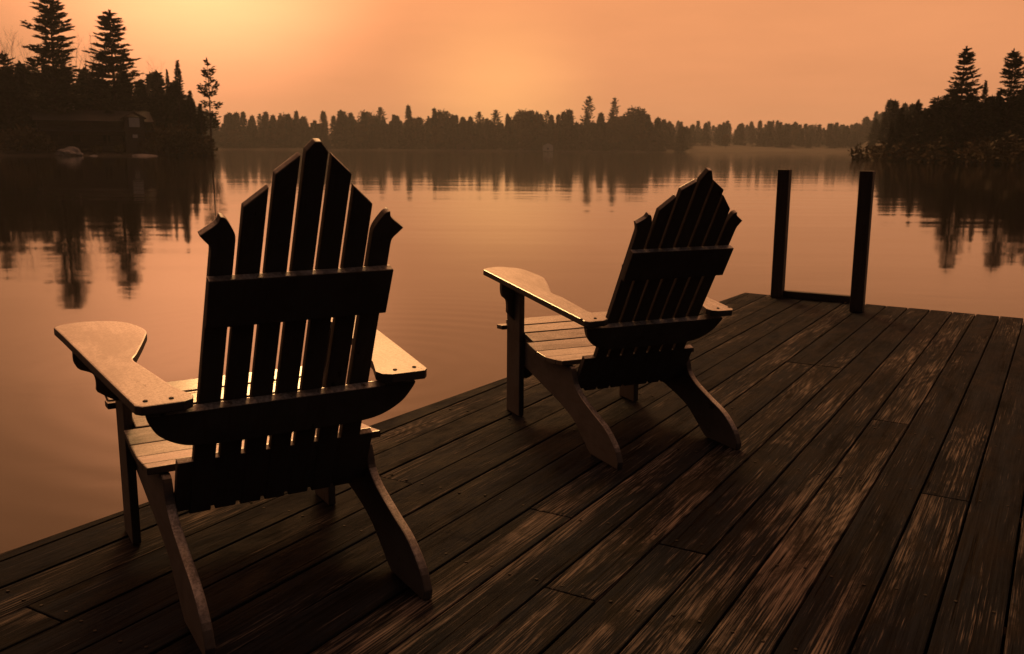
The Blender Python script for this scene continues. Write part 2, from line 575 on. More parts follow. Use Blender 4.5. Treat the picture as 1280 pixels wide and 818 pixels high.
b = obj('side_rail', m, M['post'], pf)
d = (o1 - o0).normalized()
sd = Vector((-d.y, d.x, 0))
b.matrix_local = frame(o0 - base - sd * .017 * S + Vector((0, 0, .0012)), d, sd)

# ------------------------------------------------------------------ the two chairs (plans in eye heights)
CH = [dict(px=-.5232, py=2.0381, yaw=.5529, yb=-.0625, zb=.4846, alpha=.4262, s_m1=.2999, s_m2=.1893, s_et=.385, s_etop=.4263,
           s2o=.4445, s2i=.4848, s3o=.5117, s3i=.5513, s4=.5583, speak=.5797, ul=.1964, um=.1916, uet=.2091, uetop=.1728,
           zaf=.5448, zar=.4943, xo=.3232, xir=.2043, yar=-.1038, yaf=.6245, xib=.1901, yib=.4971, xin=.2708, yin=.2333,
           xl=.2735, yl=.3972, xr=.2698, yr=-.2685, xof=.3935, k=1.045),
      dict(px=.4547, py=3.154, yaw=.4464, yb=-.0661, zb=.4534, alpha=.4964, s_m1=.2779, s_m2=.1694, s_et=.3684, s_etop=.4023,
           s2o=.4153, s2i=.4644, s3o=.4857, s3i=.5163, s4=.5216, speak=.5558, ul=.1894, um=.1938, uet=.2027, uetop=.168,
           zaf=.5473, zar=.4608, xo=.2959, xir=.201, yar=-.1108, yaf=.6258, xib=.1575, yib=.4747, xin=.2365, yin=.2365,
           xl=.269, yl=.4262, xr=.254, yr=-.2381, xof=.3368, k=1.0)]

def build_chair(c, label):
    root = empty('adirondack_chair', (c['px'] * S, c['py'] * S, 0), c['yaw'])
    tag(root, label, 'chair', 'wooden chairs on the dock')
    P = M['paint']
    k = c['k']
    ca, sa = math.cos(c['alpha']), math.sin(c['alpha'])
    up, nf = Vector((0, -sa, ca)), Vector((0, ca, sa))
    def back_pt(u, s, d=0.0):
        return (Vector((u, c['yb'], c['zb'])) + up * s + nf * d) * S
    def uo(s):
        return c['ul'] + (c['um'] - c['ul']) * s / c['s_m1']
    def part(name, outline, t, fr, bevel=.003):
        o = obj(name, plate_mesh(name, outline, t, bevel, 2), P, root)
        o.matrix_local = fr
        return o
    # --- seven back slats; local X runs up the slat, Y to the left, Z out of the rear face
    s_bot = -.318 * k
    ST = .019
    for j in range(7):
        sj = j - 3
        def edge(s, side):
            h = uo(s) * 2 / 7
            return (sj + side * (.5 - .085)) * h
        if abs(sj) == 3:
            sg = 1 if sj > 0 else -1
            ob, ot = edge(s_bot, sg), edge(c['s_et'] - .05, sg)
            ib, it = edge(s_bot, -sg), edge(c['s_et'] - .02, -sg)
            wd = abs(ot - it)
            tipu, tips, topu, tops = sg * c['uet'], c['s_et'], sg * c['uetop'], c['s_etop']
            out_c = smooth_path([(ot, c['s_et'] - .05), (ot + sg * .001, c['s_et'] - .025), (ot + (tipu - ot) * .55, tips - .010), (tipu, tips + .002)], 4)
            conc = smooth_path([(tipu, tips + .002), (tipu - sg * wd * .30, tips + (tops - tips) * .30), (topu + sg * wd * .10, tips + (tops - tips) * .66), (topu, tops)], 4)
            conv = smooth_path([(topu, tops), (topu - sg * wd * .26, tops - .006), (it + sg * wd * .05, tips + .004), (it, c['s_et'] - .02)], 4)
            pts = [(ob, s_bot)] + out_c + conc[1:] + conv[1:] + [(ib, s_bot)]
        elif sj == 0:
            pts = [(edge(s_bot, 1), s_bot), (edge(c['s4'], 1), c['s4']), (.006, c['speak'] - .001), (-.006, c['speak'] - .001), (edge(c['s4'], -1), c['s4']), (edge(s_bot, -1), s_bot)]
        else:
            sg = 1 if sj > 0 else -1
            so_, si_ = (c['s2o'], c['s2i']) if abs(sj) == 2 else (c['s3o'], c['s3i'])
            pts = [(edge(s_bot, sg), s_bot), (edge(so_, sg), so_), (edge(si_, -sg), si_), (edge(s_bot, -sg), s_bot)]
        # local X = up, local Y = -u  ->  Z = up x (-x) points out of the rear face
        loc = [(p[1] * S, -p[0] * S) for p in pts]
        area = sum(loc[q][0] * loc[(q + 1) % len(loc)][1] - loc[(q + 1) % len(loc)][0] * loc[q][1] for q in range(len(loc)))
        if area < 0:
            loc = loc[::-1]
        part('back_slat', loc, ST * S, frame(back_pt(0, 0, ST + random.uniform(-.0006, .0006)), up, (-1, 0, 0)), .0032)
    # --- rails behind the slats
    hw = c['um'] + .001
    part('back_rail', [(c['s_m2'] * S, -hw * S), (c['s_m1'] * S, -hw * S), (c['s_m1'] * S, hw * S), (c['s_m2'] * S, hw * S)], .021 * S,
         frame(back_pt(0, 0, -.0012), up, (-1, 0, 0)), .003)
    st = (c['zar'] - .0215 - c['zb']) / ca
    xo = c['xo']
    halfc = smooth_path([(xo - .022, st), (xo - .028, st - .018), (xo - .047, st - .052), (xo - .083, st - .080), (xo - .125, st - .094), (xo - .19, st - .099)], 4)
    pl = [(x, s) for x, s in halfc]
    pl = pl + [(-x, s) for x, s in pl[::-1]]
    loc = [(p[1] * S, -p[0] * S) for p in pl]
    area = sum(loc[q][0] * loc[(q + 1) % len(loc)][1] - loc[(q + 1) % len(loc)][0] * loc[q][1] for q in range(len(loc)))
    if area < 0:
        loc = loc[::-1]
    part('arm_support_rail', loc, .024 * S, frame(back_pt(0, 0, -.0012), up, (-1, 0, 0)), .003)
    # --- arms: local X forward, Y left
    slope = (c['zaf'] - c['zar']) / (c['yaf'] - c['yar'])
    AT = .0205
    for sg in (-1, 1):
        yr_, yf = c['yar'], c['yaf']
        xib = c['xib'] + (.085 if sg > 0 else 0)
        yf2 = yf - (.070 if sg > 0 else 0)
        yib = c['yib'] - (.070 if sg > 0 else 0)
        pts = [(c['xo'] - .012, yr_ - .002), (c['xo'], yr_ + .012)]
        pts += [(c['xo'] + (c['xof'] - c['xo']) * t, yr_ + (yf - yr_) * t) for t in (.3, .6, .86 if sg < 0 else .8)]
        pts += smooth_path([(c['xof'], yf2 - .016), (c['xof'] - .018, yf2 + .006), (c['xof'] - .07, yf2 + .022), (xib + .07, yf2 + .008),
                            (xib + .022, yf2 - .035), (xib, yib), (xib + .016, yib - .075),
                            (c['xin'] - .022, c['yin'] + .055), (c['xin'] - .004, c['yin'] + .005), (c['xin'] - .012, c['yin'] - .05)], 5)
        pts += [(c['xir'] + .025, yr_ + .11), (c['xir'], yr_ + .035), (c['xir'] + .006, yr_ + .012), (c['xir'] + .026, yr_)]
        loc = [(y * S * math.hypot(1, slope), -sg * x * S) for x, y in pts]
        area = sum(loc[q][0] * loc[(q + 1) % len(loc)][1] - loc[(q + 1) % len(loc)][0] * loc[q][1] for q in range(len(loc)))
        if area < 0:
            loc = loc[::-1]
        z0 = c['zar'] - slope * yr_
        fr = frame(Vector((0, 0, z0 - AT)) * S, (0, 1, slope), (-1, 0, 0))
        arm = part('arm', loc, AT * S, fr, .0045)
        for dx, dy in ((.045, .028), (.095, .030)):
            bm = bmesh.new()
            bmesh.ops.create_cone(bm, cap_ends=True, segments=12, radius1=.0062, radius2=.0050, depth=.003)
            m = bpy.data.meshes.new('screw_plug')
            bm.to_mesh(m); bm.free()
            q = obj('screw_plug', m, M['iron'], arm)
            q.location = ((yr_ + dy) * S, -sg * (c['xir'] + dx) * S, AT * S + .0006)
        # --- front leg: local X up, Y forward
        zt = c['zar'] + slope * (c['yl'] + .05 - yr_) - AT
        y0, y1 = c['yl'], c['yl'] + .112 * k
        zA = c['zar'] + slope * (y0 - yr_) - AT - .0006
        zB = c['zar'] + slope * (y1 - yr_) - AT - .0006
        xin_, xout = c['xl'] - .0215, c['xl']
        loc = [(0.0008, y0 * S), (zA * S, y0 * S), (zB * S, y1 * S), (0.0008, y1 * S)]
        if sg > 0:
            fr = frame(Vector((xin_, 0, 0)) * S, (0, 0, 1), (0, 1, 0))      # Z = -x
            fr.translation = Vector((xout, 0, 0)) * S
        else:
            fr = frame(Vector((-xin_, 0, 0)) * S, (0, 0, 1), (0, 1, 0))
        area = sum(loc[q][0] * loc[(q + 1) % 4][1] - loc[(q + 1) % 4][0] * loc[q][1] for q in range(4))
        part('front_leg', loc if area > 0 else loc[::-1], .0215 * S, fr, .004)
        # --- scrolled bracket on the outer face of the leg
        ymid = (y0 + y1) / 2
        zt = c['zar'] + slope * (ymid - yr_) - AT - .001
        room = min(.112, (c['xo'] + (c['xof'] - c['xo']) * (ymid - yr_) / (yf - yr_)) - xout - .008)
        q = room / .112
        prof = [(0, -.002), (0, -.140)] + smooth_path([(.004, -.141), (.03, -.128), (.056, -.112)], 3)
        prof += smooth_path([(.058, -.108), (.057, -.085), (.066, -.064), (.096, -.052)], 4) + smooth_path([(.104, -.046), (.112, -.03), (.112, -.002)], 3)
        prof = [(a * q, z) for a, z in prof]
        # local X outward, Y up
        loc = [(a * S, z * S) for a, z in prof]
        area = sum(loc[r][0] * loc[(r + 1) % len(loc)][1] - loc[(r + 1) % len(loc)][0] * loc[r][1] for r in range(len(loc)))
        if area < 0:
            loc = loc[::-1]
        fr = frame(Vector((sg * (xout + .0004), ymid + .01 * sg, zt)) * S, (sg, 0, 0), (0, 0, 1))
        part('arm_bracket', loc, .019 * S, fr, .002)
        # --- rear leg and seat side cut from one plank: local X forward, Y up
        upper = [(.565, .324), (.475, .312), (.409, .299), (.336, .279), (.262, .263), (.182, .259), (.115, .268), (.074, .268), (.056, .240), (.045, .213),
                 (.003, .181), (-.081, .145), (-.163, .112), (-.222, .066), (-.247, .024)]
        lower = [(-.243, .0), (-.075, .0), (-.045, .020), (-.021, .040), (.047, .088), (.14, .122), (.262, .153), (.405, .188), (.565, .214)]
        uu = smooth_path(upper[:7], 3)[:-1] + smooth_path(upper[6:], 4)
        ll = [lower[0]] + smooth_path(lower[1:], 4)
        loc = [(y * k * S, max(z * k, .0008) * S) for y, z in uu + ll]
        loc = [(p[0], p[1] if p[1] > .0008 else .0008) for p in loc]
        area = sum(loc[r][0] * loc[(r + 1) % len(loc)][1] - loc[(r + 1) % len(loc)][0] * loc[r][1] for r in range(len(loc)))
        if area < 0:
            loc = loc[::-1]
        xs_out = xin_ - .0008
        fr = frame(Vector(((xs_out if sg > 0 else -xs_out + .0215), 0, 0)) * S, (0, 1, 0), (0, 0, 1))  # Z = +x
        fr.translation = Vector((xs_out - .0215 if sg > 0 else -xs_out, 0, 0)) * S
        part('rear_leg', loc, .0215 * S, fr, .004)
    # --- seat slats resting on the curved sides: local X across, Y forward
    top = [(.60, .332), (.565, .325), (.475, .313), (.409, .300), (.336, .280), (.262, .264), (.182, .260), (.115, .269), (.06, .275)]
    ty = np.array([p[0] for p in top[::-1]]) * k
    tz = np.array([p[1] for p in top[::-1]]) * k
    for i, yc in enumerate((.558, .476, .397, .319, .242, .166, .102)):
        yc *= k
        wd = (.074 if i < 6 else .048) * k
        ya, yb_ = yc - wd / 2, yc + wd / 2
        za, zb_ = np.interp([ya, yb_], ty, tz)
        hwid = c['xl'] + .012 if i == 0 else c['xl'] - .0225 + .004
        if 0 < i and abs(yc - (c['yl'] + .056 * k)) < .056 * k + wd / 2 + .004:
            hwid = c['xl'] - .0225
        if i == 0:
            hwid = c['xl'] - .0225 if ya < c['yl'] + .112 * k else c['xl'] + .012
        elif hwid > c['xl'] - .0225:
            hwid = c['xl'] + .006
        fr = frame(Vector((-hwid, ya, za + .0012)) * S, (1, 0, 0), (0, yb_ - ya, zb_ - za))
        part('seat_slat', [(0, 0), (2 * hwid * S, 0), (2 * hwid * S, wd * S), (0, wd * S)], .017 * S, fr, .003)
    # front edge slat that pokes out past the legs, and the arched apron below it
    yF = c['yl'] + .1135 * k
    hwid = c['xl'] + .018
    fr = frame(Vector((-hwid, yF + .001, .318 * k)) * S, (1, 0, 0), (0, 1, -.06))
    part('front_slat', [(0, 0), (2 * hwid * S, 0), (2 * hwid * S, .05 * S), (0, .05 * S)], .017 * S, fr, .003)
    hw = c['xl'] - .0215 - .0240
    arch = [(-hw, .300 * k), (hw, .300 * k), (hw, .135 * k)] + smooth_path([(hw - .02, .135 * k), (hw * .6, .165 * k), (0, .182 * k), (-hw * .6, .165 * k), (-hw + .02, .135 * k)], 4) + [(-hw, .135 * k)]
    loc = [(x * S, z * S) for x, z in arch][::-1]
    fr = frame(Vector((0, c['yl'] + .07 * k, 0)) * S, (1, 0, 0), (0, 0, 1))
    part('apron', loc, .019 * S, fr, .003)
    # cross bar that ties the slat feet between the sides
    ch_ = -.168 * k - (s_bot + .012)
    m = [(0, 0), (2 * hw * S, 0), (2 * hw * S, ch_ * S), (0, ch_ * S)]
    fr = frame((Vector((-hw, c['yb'], c['zb'])) + up * (s_bot + .012) + nf * (ST + .0010)) * S, (1, 0, 0), up)
    part('slat_cleat', m, .019 * S, fr, .002)
    return root

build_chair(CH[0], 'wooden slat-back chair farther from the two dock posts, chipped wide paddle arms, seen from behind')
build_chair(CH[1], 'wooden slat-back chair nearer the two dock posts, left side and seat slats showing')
#SHORE
# ------------------------------------------------------------------ trees
def tube_into(V, F, path, radii_, sides=6):
    base = len(V)
    for i, (p, r) in enumerate(zip(path, radii_)):
        p = np.asarray(p, float)
        q = np.asarray(path[min(i + 1, len(path) - 1)], float) - np.asarray(path[max(i - 1, 0)], float)
        q /= np.linalg.norm(q) + 1e-9
        a = np.cross(q, [0.31, 0.87, 0.17]); a /= np.linalg.norm(a) + 1e-9
        b = np.cross(q, a)
        for s in range(sides):
            t = 2 * math.pi * s / sides
            V.append(p + (a * math.cos(t) + b * math.sin(t)) * r)
    for i in range(len(path) - 1):
        for s in range(sides):
            s2 = (s + 1) % sides
            F.append((base + i * sides + s, base + i * sides + s2, base + (i + 1) * sides + s2, base + (i + 1) * sides + s))

def tuft(V, F, p, d, ln, wd, g, n=2):
    """a tuft of needles: n crossing leaf-shaped blades along d"""
    d = d / (np.linalg.norm(d) + 1e-9)
    for _ in range(n):
        a = g.normal(size=3)
        a -= d * (a @ d)
        a /= np.linalg.norm(a) + 1e-9
        a[2] *= .55
        b = len(V)
        V.extend([p - d * ln * .3, p + a * wd * .5 + d * ln * .15, p + d * ln * .7, p - a * wd * .5 + d * ln * .1])
        F.append((b, b + 1, b + 2, b + 3))

def conifer(seed, H, W, base, style, dens=1.0, blade=.55, lod=1.0):
    """trunk mesh data and crown mesh data of one evergreen"""
    g = np.random.default_rng(seed)
    TV, TF, CV, CF = [], [], [], []
    lean = g.normal(0, .012, 2)
    wind = g.uniform(0, 6.28)
    def axis(z):
        return np.array([lean[0] * z + .10 * math.sin(z * .35 + seed), lean[1] * z, z])
    zs = np.linspace(-.6, H * .985, 12)
    r0 = H * .0125
    tube_into(TV, TF, [axis(z) for z in zs], [max(.03, r0 * (1.25 if z < 0 else 1) * (1 - .93 * max(z, 0) / H)) for z in zs], 8)
    z = base * H
    step0 = {'pine': .036, 'spruce': .028, 'airy': .07, 'cedar': .028}[style] * H / lod ** .5
    while z < H * .985:
        t = (z - base * H) / (H * (1 - base))
        if style == 'pine':
            prof = (1 - t) ** .62 * (.62 + .38 * math.sin(min(1, t * 3.2) * math.pi / 2)) + .05
            prof *= g.uniform(.72, 1.12)
            nb = 10
        elif style == 'spruce':
            prof = (1 - t) ** .95 * .96 + .035
            prof *= g.uniform(.86, 1.08)
            nb = 9
        elif style == 'cedar':
            prof = (math.sin(math.pi * min(1, .12 + t * .88)) ** .6) * (1 - .25 * t)
            nb = 7
        else:
            prof = (.45 + .55 * math.sin(math.pi * min(1, t * 1.1))) * g.uniform(.45, 1.15) * (1 - .35 * t)
            nb = 4
        nb = max(3, int(nb * dens))
        a0 = g.uniform(0, 6.28)
        for b in range(nb):
            az = a0 + 6.283 * b / nb + g.normal(0, .28)
            L = W * prof * (g.uniform(.30, 1.18) * (1 + .22 * math.cos(az - wind)) if style == 'pine' else g.uniform(.55, 1.12))
            if style == 'airy' and g.random() < .25:
                L *= 1.35
            if L < .12:
                L = .12
            rise = {'pine': g.uniform(-.12, .34), 'spruce': -.30 + .55 * t, 'airy': g.uniform(-.28, .30), 'cedar': .5}[style]
            dirh = np.array([math.cos(az), math.sin(az), 0])
            zb = z + g.normal(0, .012) * H * .5
            p0 = axis(zb)
            nseg = 5
            path = []
            for i in range(nseg + 1):
                s = i / nseg
                up_ = rise * s + (.20 * s * s if style in ('pine', 'spruce', 'airy') else .1 * s)
                path.append(p0 + dirh * L * s + np.array([0, 0, L * up_]))
            if L > .5 and lod > .5:
                tube_into(TV, TF, path, np.linspace(max(.02, r0 * .24 * (1 - t * .7)), .012, nseg + 1), 3)
            m = max(3, int(L / blade * (5.2 if style != 'airy' else 4.2) * dens * lod))
            for i in range(m):
                s = (i + g.random()) / m
                if style == 'pine':
                    s = .22 + .80 * s
                elif style == 'airy':
                    s = .30 + .72 * s
                else:
                    s = .08 + .94 * s
                f = min(s * nseg, nseg - 1e-3)
                j = int(f)
                p = path[j] + (path[j + 1] - path[j]) * (f - j)
                spread = L * (.26 if style in ('pine', 'cedar') else .30 if style == 'airy' else .20) * (1 - .55 * s)
                side = np.array([-dirh[1], dirh[0], 0]) * g.normal(0, 1) * spread
                p = p + side + np.array([0, 0, g.normal(0, .10 if style != 'airy' else .42) * blade])
                d = dirh * 1.0 + side / (spread + 1e-6) * .45 + np.array([0, 0, .35 if style in ('pine', 'airy') else (-.25 + .4 * t)]) + g.normal(0, .22, 3)
                tuft(CV, CF, p, d, blade * g.uniform(.75, 1.35), blade * g.uniform(.38, .7), g, 3 if lod > .8 else 2)
        z += step0 * g.uniform(.6, 1.35) * ((.8 + .5 * (1 - t)) if style == 'pine' else (.45 + .75 * (1 - t)) if style == 'spruce' else 1)
    for i in range(int(7 * lod) + 2):
        tuft(CV, CF, axis(H * g.uniform(.94, .99)), np.array([g.normal(0, .25), g.normal(0, .25), 1.0]), blade * 1.1, blade * .4, g, 2)
    return TV, TF, CV, CF

def bare_tree(seed, H, spread, levels=5):
    g = np.random.default_rng(seed)
    TV, TF, CV, CF = [], [], [], []
    def grow(p, d, ln, r, lev):
        path = [p]
        q = p.copy()
        dd = d.copy()
        for i in range(4):
            dd = dd + g.normal(0, .10, 3) + np.array([0, 0, .05])
            dd /= np.linalg.norm(dd)
            q = q + dd * ln / 4
            path.append(q.copy())
        if lev <= 2:
            tube_into(TV, TF, path, np.linspace(r, r * .6, 5), 6 if lev == 0 else 4)
        else:
            tube_into(CV, CF, path, np.linspace(r, r * .5, 5), 3)
        if lev >= levels:
            return
        for c in range(3 if lev else 5):
            s = g.uniform(.35, 1.0) if c else 1.0
            k = min(3, int(s * 4))
            pp = path[k] + (path[k + 1] - path[k]) * (s * 4 - k)
            nd = dd + g.normal(0, spread, 3) * np.array([1, 1, .5]) + np.array([0, 0, .15])
            nd /= np.linalg.norm(nd)
            grow(pp, nd, ln * g.uniform(.52, .78), max(.012, r * .5), lev + 1)
    grow(np.array([0, 0, -.5]), np.array([0, 0, 1.0]), H * .42, H * .011, 0)
    top = max(v[2] for v in TV + CV)
    k = H / top
    return [v * k for v in TV], TF, [v * k for v in CV], CF

def broadleaf(seed, H, W, n=900, leafsz=.5, base=.08):
    g = np.random.default_rng(seed)
    TV, TF, CV, CF = [], [], [], []
    tube_into(TV, TF, [np.array([0, 0, z]) for z in np.linspace(-.5, H * .7, 6)], np.linspace(H * .014, H * .004, 6), 6)
    cl = []
    for i in range(26):
        u = g.normal(size=3); u /= np.linalg.norm(u)
        rr = g.uniform(.25, .82) ** .6
        cl.append((np.array([u[0] * W * rr * .78, u[1] * W * rr * .78, H * (base + (1 - base) * (.5 + .42 * u[2] * rr))]), g.uniform(.22, .42) * W))
    for c, r in cl[:12]:
        tube_into(TV, TF, [np.array([0, 0, max(.3, c[2] * .5)]), (c * np.array([.5, .5, 1]) + np.array([0, 0, c[2] * .5])) * np.array([1, 1, .5]) + np.array([0, 0, 0]), c], [H * .006, H * .004, .02], 4)
    for i in range(n):
        c, r = cl[g.integers(len(cl))]
        u = g.normal(size=3); u /= np.linalg.norm(u)
        p = c + u * r * g.uniform(.35, 1.05)
        tuft(CV, CF, p, u + g.normal(0, .5, 3), leafsz * g.uniform(.7, 1.3), leafsz * g.uniform(.6, 1.0), g, 1)
    return TV, TF, CV, CF

LIB = {}
def lib(key, data, barkm, leafm):
    TV, TF, CV, CF = data
    t = mesh_from('trunk', TV, TF); t.materials.append(barkm)
    c = mesh_from('crown', CV, CF); c.materials.append(leafm)
    t.polygons.foreach_set('use_smooth', [True] * len(t.polygons))
    LIB[key] = (t, c, max(v[2] for v in CV))

lib('pine_a', conifer(11, 28, 5.0, .16, 'pine', 1.25, .75), M['bark'], M['pine'])
lib('pine_b', conifer(23, 27, 4.8, .12, 'pine', 1.35, .72), M['bark'], M['pine'])
lib('pine_c', conifer(37, 16, 3.0, .14, 'pine', 1.2, .5), M['bark'], M['pine'])
lib('airy', conifer(44, 17, 2.3, .42, 'airy', 1.5, .62), M['bark'], M['pine'])
lib('spruce_a', conifer(53, 15, 2.7, .03, 'spruce', 1.0, .42), M['bark'], M['spruce'])
lib('spruce_b', conifer(67, 12, 2.9, .02, 'spruce', 1.0, .5), M['bark'], M['spruce'])
lib('cedar', conifer(71, 11, 2.4, .03, 'cedar', 1.0, .55), M['bark'], M['spruce'])
lib('bare_a', bare_tree(5, 20, .42), M['twig'], M['twig'])
lib('bare_b', bare_tree(9, 16, .48), M['twig'], M['twig'])
lib('shrub', broadleaf(3, 3.2, 2.4, 520, .42, .0), M['twig'], M['leaf'])
lib('round', broadleaf(8, 15, 5.2, 1500, .8, .05), M['bark'], M['leaf'])
lib('far_spruce', conifer(81, 15, 3.6, .02, 'spruce', .8, 1.2, .6), M['bark'], M['spruce'])
lib('far_spruce2', conifer(83, 13, 4.2, .02, 'spruce', .8, 1.2, .6), M['bark'], M['spruce'])
lib('far_pine', conifer(85, 19, 4.2, .12, 'pine', .9, 1.1, .6), M['bark'], M['pine'])
lib('far_bare', bare_tree(15, 14, .45, 4), M['twig'], M['twig'])

def tree(kind, name, x, r, top_y, label, cat='tree', group=None, wide=1.0, parts=True, rz=None, sink=.15):
    """stands on the shore where the sight line through column x meets distance r, as tall as the top row asks"""
    p = at(x, top_y, r)
    z0 = float(land_z(p.x, p.y)) - sink
    q = p
    H = q.z - z0
    t, c, h = LIB[kind]
    k = H / h
    o = empty(name, (p.x, p.y, z0), random.uniform(0, 6.28) if rz is None else rz)
    o.scale = (k * wide, k * wide, k)
    tag(o, label, cat, group)
    obj('trunk', t, None, o)
    obj('crown', c, None, o)
    return o

KIND = {'spruce_a': 'slender pointed spruce', 'spruce_b': 'broad pointed spruce', 'cedar': 'rounded cedar', 'pine_c': 'shaggy pine',
        'far_spruce': 'slim pointed spruce', 'far_spruce2': 'broad pointed spruce', 'far_pine': 'tiered pine', 'far_bare': 'thin leafless tree', 'round': 'rounded leafy tree'}
# --- left shore: tall pines over a cabin
GL = 'trees on the cabin shore'
tree('pine_a', 'white_pine', 56, 160, -14, 'tallest white pine, thick crown above the roof of the dark shore cabin', group=GL, wide=1.42)
tree('pine_b', 'white_pine', 136, 163, 11, 'broad white pine behind the pale gable end of the shore cabin', group=GL, wide=1.5)
tree('airy', 'white_pine', 260, 166, 71, 'thin open pine with bare gaps between branches at the wooded point', group=GL, wide=1.0)
tree('spruce_a', 'spruce_tree', 221, 161, 75, 'pointed spruce standing between the cabin and the thin open pine', group=GL, wide=.9)
tree('spruce_a', 'spruce_tree', 209, 170, 86, 'slim spruce tip showing just beside the larger pointed spruce', group=GL, wide=.6)
tree('bare_a', 'bare_tree', 102, 172, 33, 'leafless grey tree between the two big white pines', group=GL, wide=.8)
tree('bare_b', 'bare_tree', 187, 172, 70, 'leafless tree rising behind the broad white pine and the pointed spruce', group=GL, wide=.9)
tree('bare_a', 'bare_tree', 9, 174, 26, 'leafless tree beside the tallest white pine, away from the cabin', group=GL, wide=.8)
for x, r, y, kd, wd in ((2, 158, 62, 'pine_c', 1.1), (22, 163, 82, 'spruce_b', 1.0), (84, 168, 98, 'spruce_b', .95), (108, 171, 103, 'cedar', 1.1), (158, 166, 88, 'pine_c', 1.1),
                        (176, 168, 98, 'spruce_b', 1.0), (198, 164, 110, 'cedar', 1.0), (237, 163, 112, 'spruce_b', .8), (250, 165, 128, 'spruce_b', .8), (-20, 160, 40, 'pine_c', 1.0),
                        (38, 170, 70, 'pine_c', 1.1), (122, 170, 80, 'pine_c', 1.1), (70, 171, 60, 'pine_c', .9), (228, 170, 122, 'cedar', .9), (150, 173, 70, 'pine_c', .9)):
    tree(kd, 'evergreen_tree', x, r, y, 'dark ' + KIND[kd] + ' crowded among the big pines around the shore cabin', group=KIND[kd] + 's crowded round the cabin', wide=wd)
for i, (x, r, y) in enumerate(((6, 152.5, 158), (24, 153.5, 150), (44, 154, 160), (192, 157, 150), (208, 158, 158), (222, 159, 150), (236, 160, 156), (246, 162, 164), (182, 155, 172), (60, 153, 172), (150, 154.5, 178), (120, 154, 180))):
    tree('shrub', 'shrub', x, r, y, 'low dark shrub on the bank in front of the pines by the cabin', 'shrub', 'shrubs along the cabin bank', wide=.9)

# --- right shore
GR = 'trees on the dark wooded point'
tree('pine_b', 'white_pine', 1207, 128, 57, 'tall ragged pine of the dark point, one of two spires, nearer the lone bush', group=GR, wide=1.15)
tree('pine_a', 'white_pine', 1269, 122, 60, 'tall ragged pine of the dark point, one of two spires, farther from the lone bush', group=GR, wide=1.25)
for x, r, y, kd, wd in ((1128, 150, 133, 'spruce_b', .9), (1147, 146, 124, 'spruce_a', 1.05), (1172, 140, 119, 'cedar', 1.1), (1189, 136, 128, 'spruce_b', .95), (1233, 128, 100, 'spruce_a', .85),
                        (1222, 126, 120, 'spruce_b', 1.0), (1250, 121, 112, 'spruce_b', 1.0), (1290, 118, 78, 'pine_c', 1.1), (1160, 143, 138, 'spruce_b', 1.0), (1116, 156, 150, 'spruce_b', .8),
                        (1205, 132, 140, 'cedar', 1.1), (1260, 124, 124, 'cedar', 1.2), (1138, 150, 142, 'cedar', 1.0), (1240, 132, 118, 'cedar', 1.2), (1282, 126, 110, 'cedar', 1.2), (1310, 118, 70, 'pine_c', 1.0)):
    tree(kd, 'evergreen_tree', x, r, y, 'dark ' + KIND[kd] + ' packed on the point below the two ragged pine spires', group=KIND[kd] + 's packed on the dark point', wide=wd)
tree('shrub', 'shrub', 1087, 168, 177, 'lone dark bush standing off the tip of the wooded point', 'shrub', wide=.8)
for x, r, y in ((1104, 163, 176), (1120, 155, 172), (1140, 148, 170), (1162, 141, 172), (1186, 134, 166), (1208, 128, 168), (1232, 122, 165), (1256, 118, 168), (1278, 114, 162)):
    tree('shrub', 'shrub', x, r, y, 'low dark shrub at the foot of the evergreens on the point', 'shrub', 'shrubs along the dark point', wide=1.1)

# --- far shore across the lake
GF = 'trees along the misty far shore'
tree('far_pine', 'pine_tree', 735, 612, 119, 'tall tiered pine standing above the misty far treeline', group=GF, wide=1.0)
tree('far_pine', 'pine_tree', 768, 660, 121, 'faint thin pine top beside the big rounded tree on the far shore', group=GF, wide=.8)
tree('round', 'round_tree', 795, 612, 131, 'big rounded dark tree on the misty far shore', group=GF, wide=1.1)
tree('round', 'round_tree', 780, 620, 142, 'rounded tree leaning against the big rounded far-shore tree', group=GF, wide=1.0)
tree('far_spruce', 'spruce_tree', 510, 612, 130, 'single spruce tip poking above the even far treeline', group=GF, wide=.9)
tree('round', 'round_tree', 908, 690, 167, 'small dark round tree alone on the mistiest stretch of far shore', group=GF, wide=.9)
xs = []
for i in range(150):
    x = 248 + (832 - 248) * (i + random.random()) / 150
    kd = random.choices(['far_spruce', 'far_spruce2', 'far_pine', 'far_bare', 'round'], [3, 3, 2, 3, 2])[0]
    crest = np.interp(x, [248, 300, 360, 420, 500, 600, 640, 665, 690, 720, 760, 832], [150, 147, 144, 142, 142, 143, 146, 142, 143, 145, 142, 150])
    r = random.uniform(606, 650)
    y = crest + random.uniform(-9, 16) + (random.uniform(2, 14) if kd == 'far_bare' else 0)
    tree(kd, 'far_tree', x, r, y, KIND[kd] + ' within the even misty treeline across the lake', group=KIND[kd] + 's in the far treeline', wide=random.uniform(.85, 1.25))
for x, y in ((663, 137), (676, 141), (705, 138), (712, 144), (690, 150), (752, 140)):
    tree('far_spruce', 'spruce_tree', x, 610, y, 'pointed spruce taller than the even treeline, near the tall tiered far pine', group='pointed spruces by the tall tiered pine', wide=1.15)
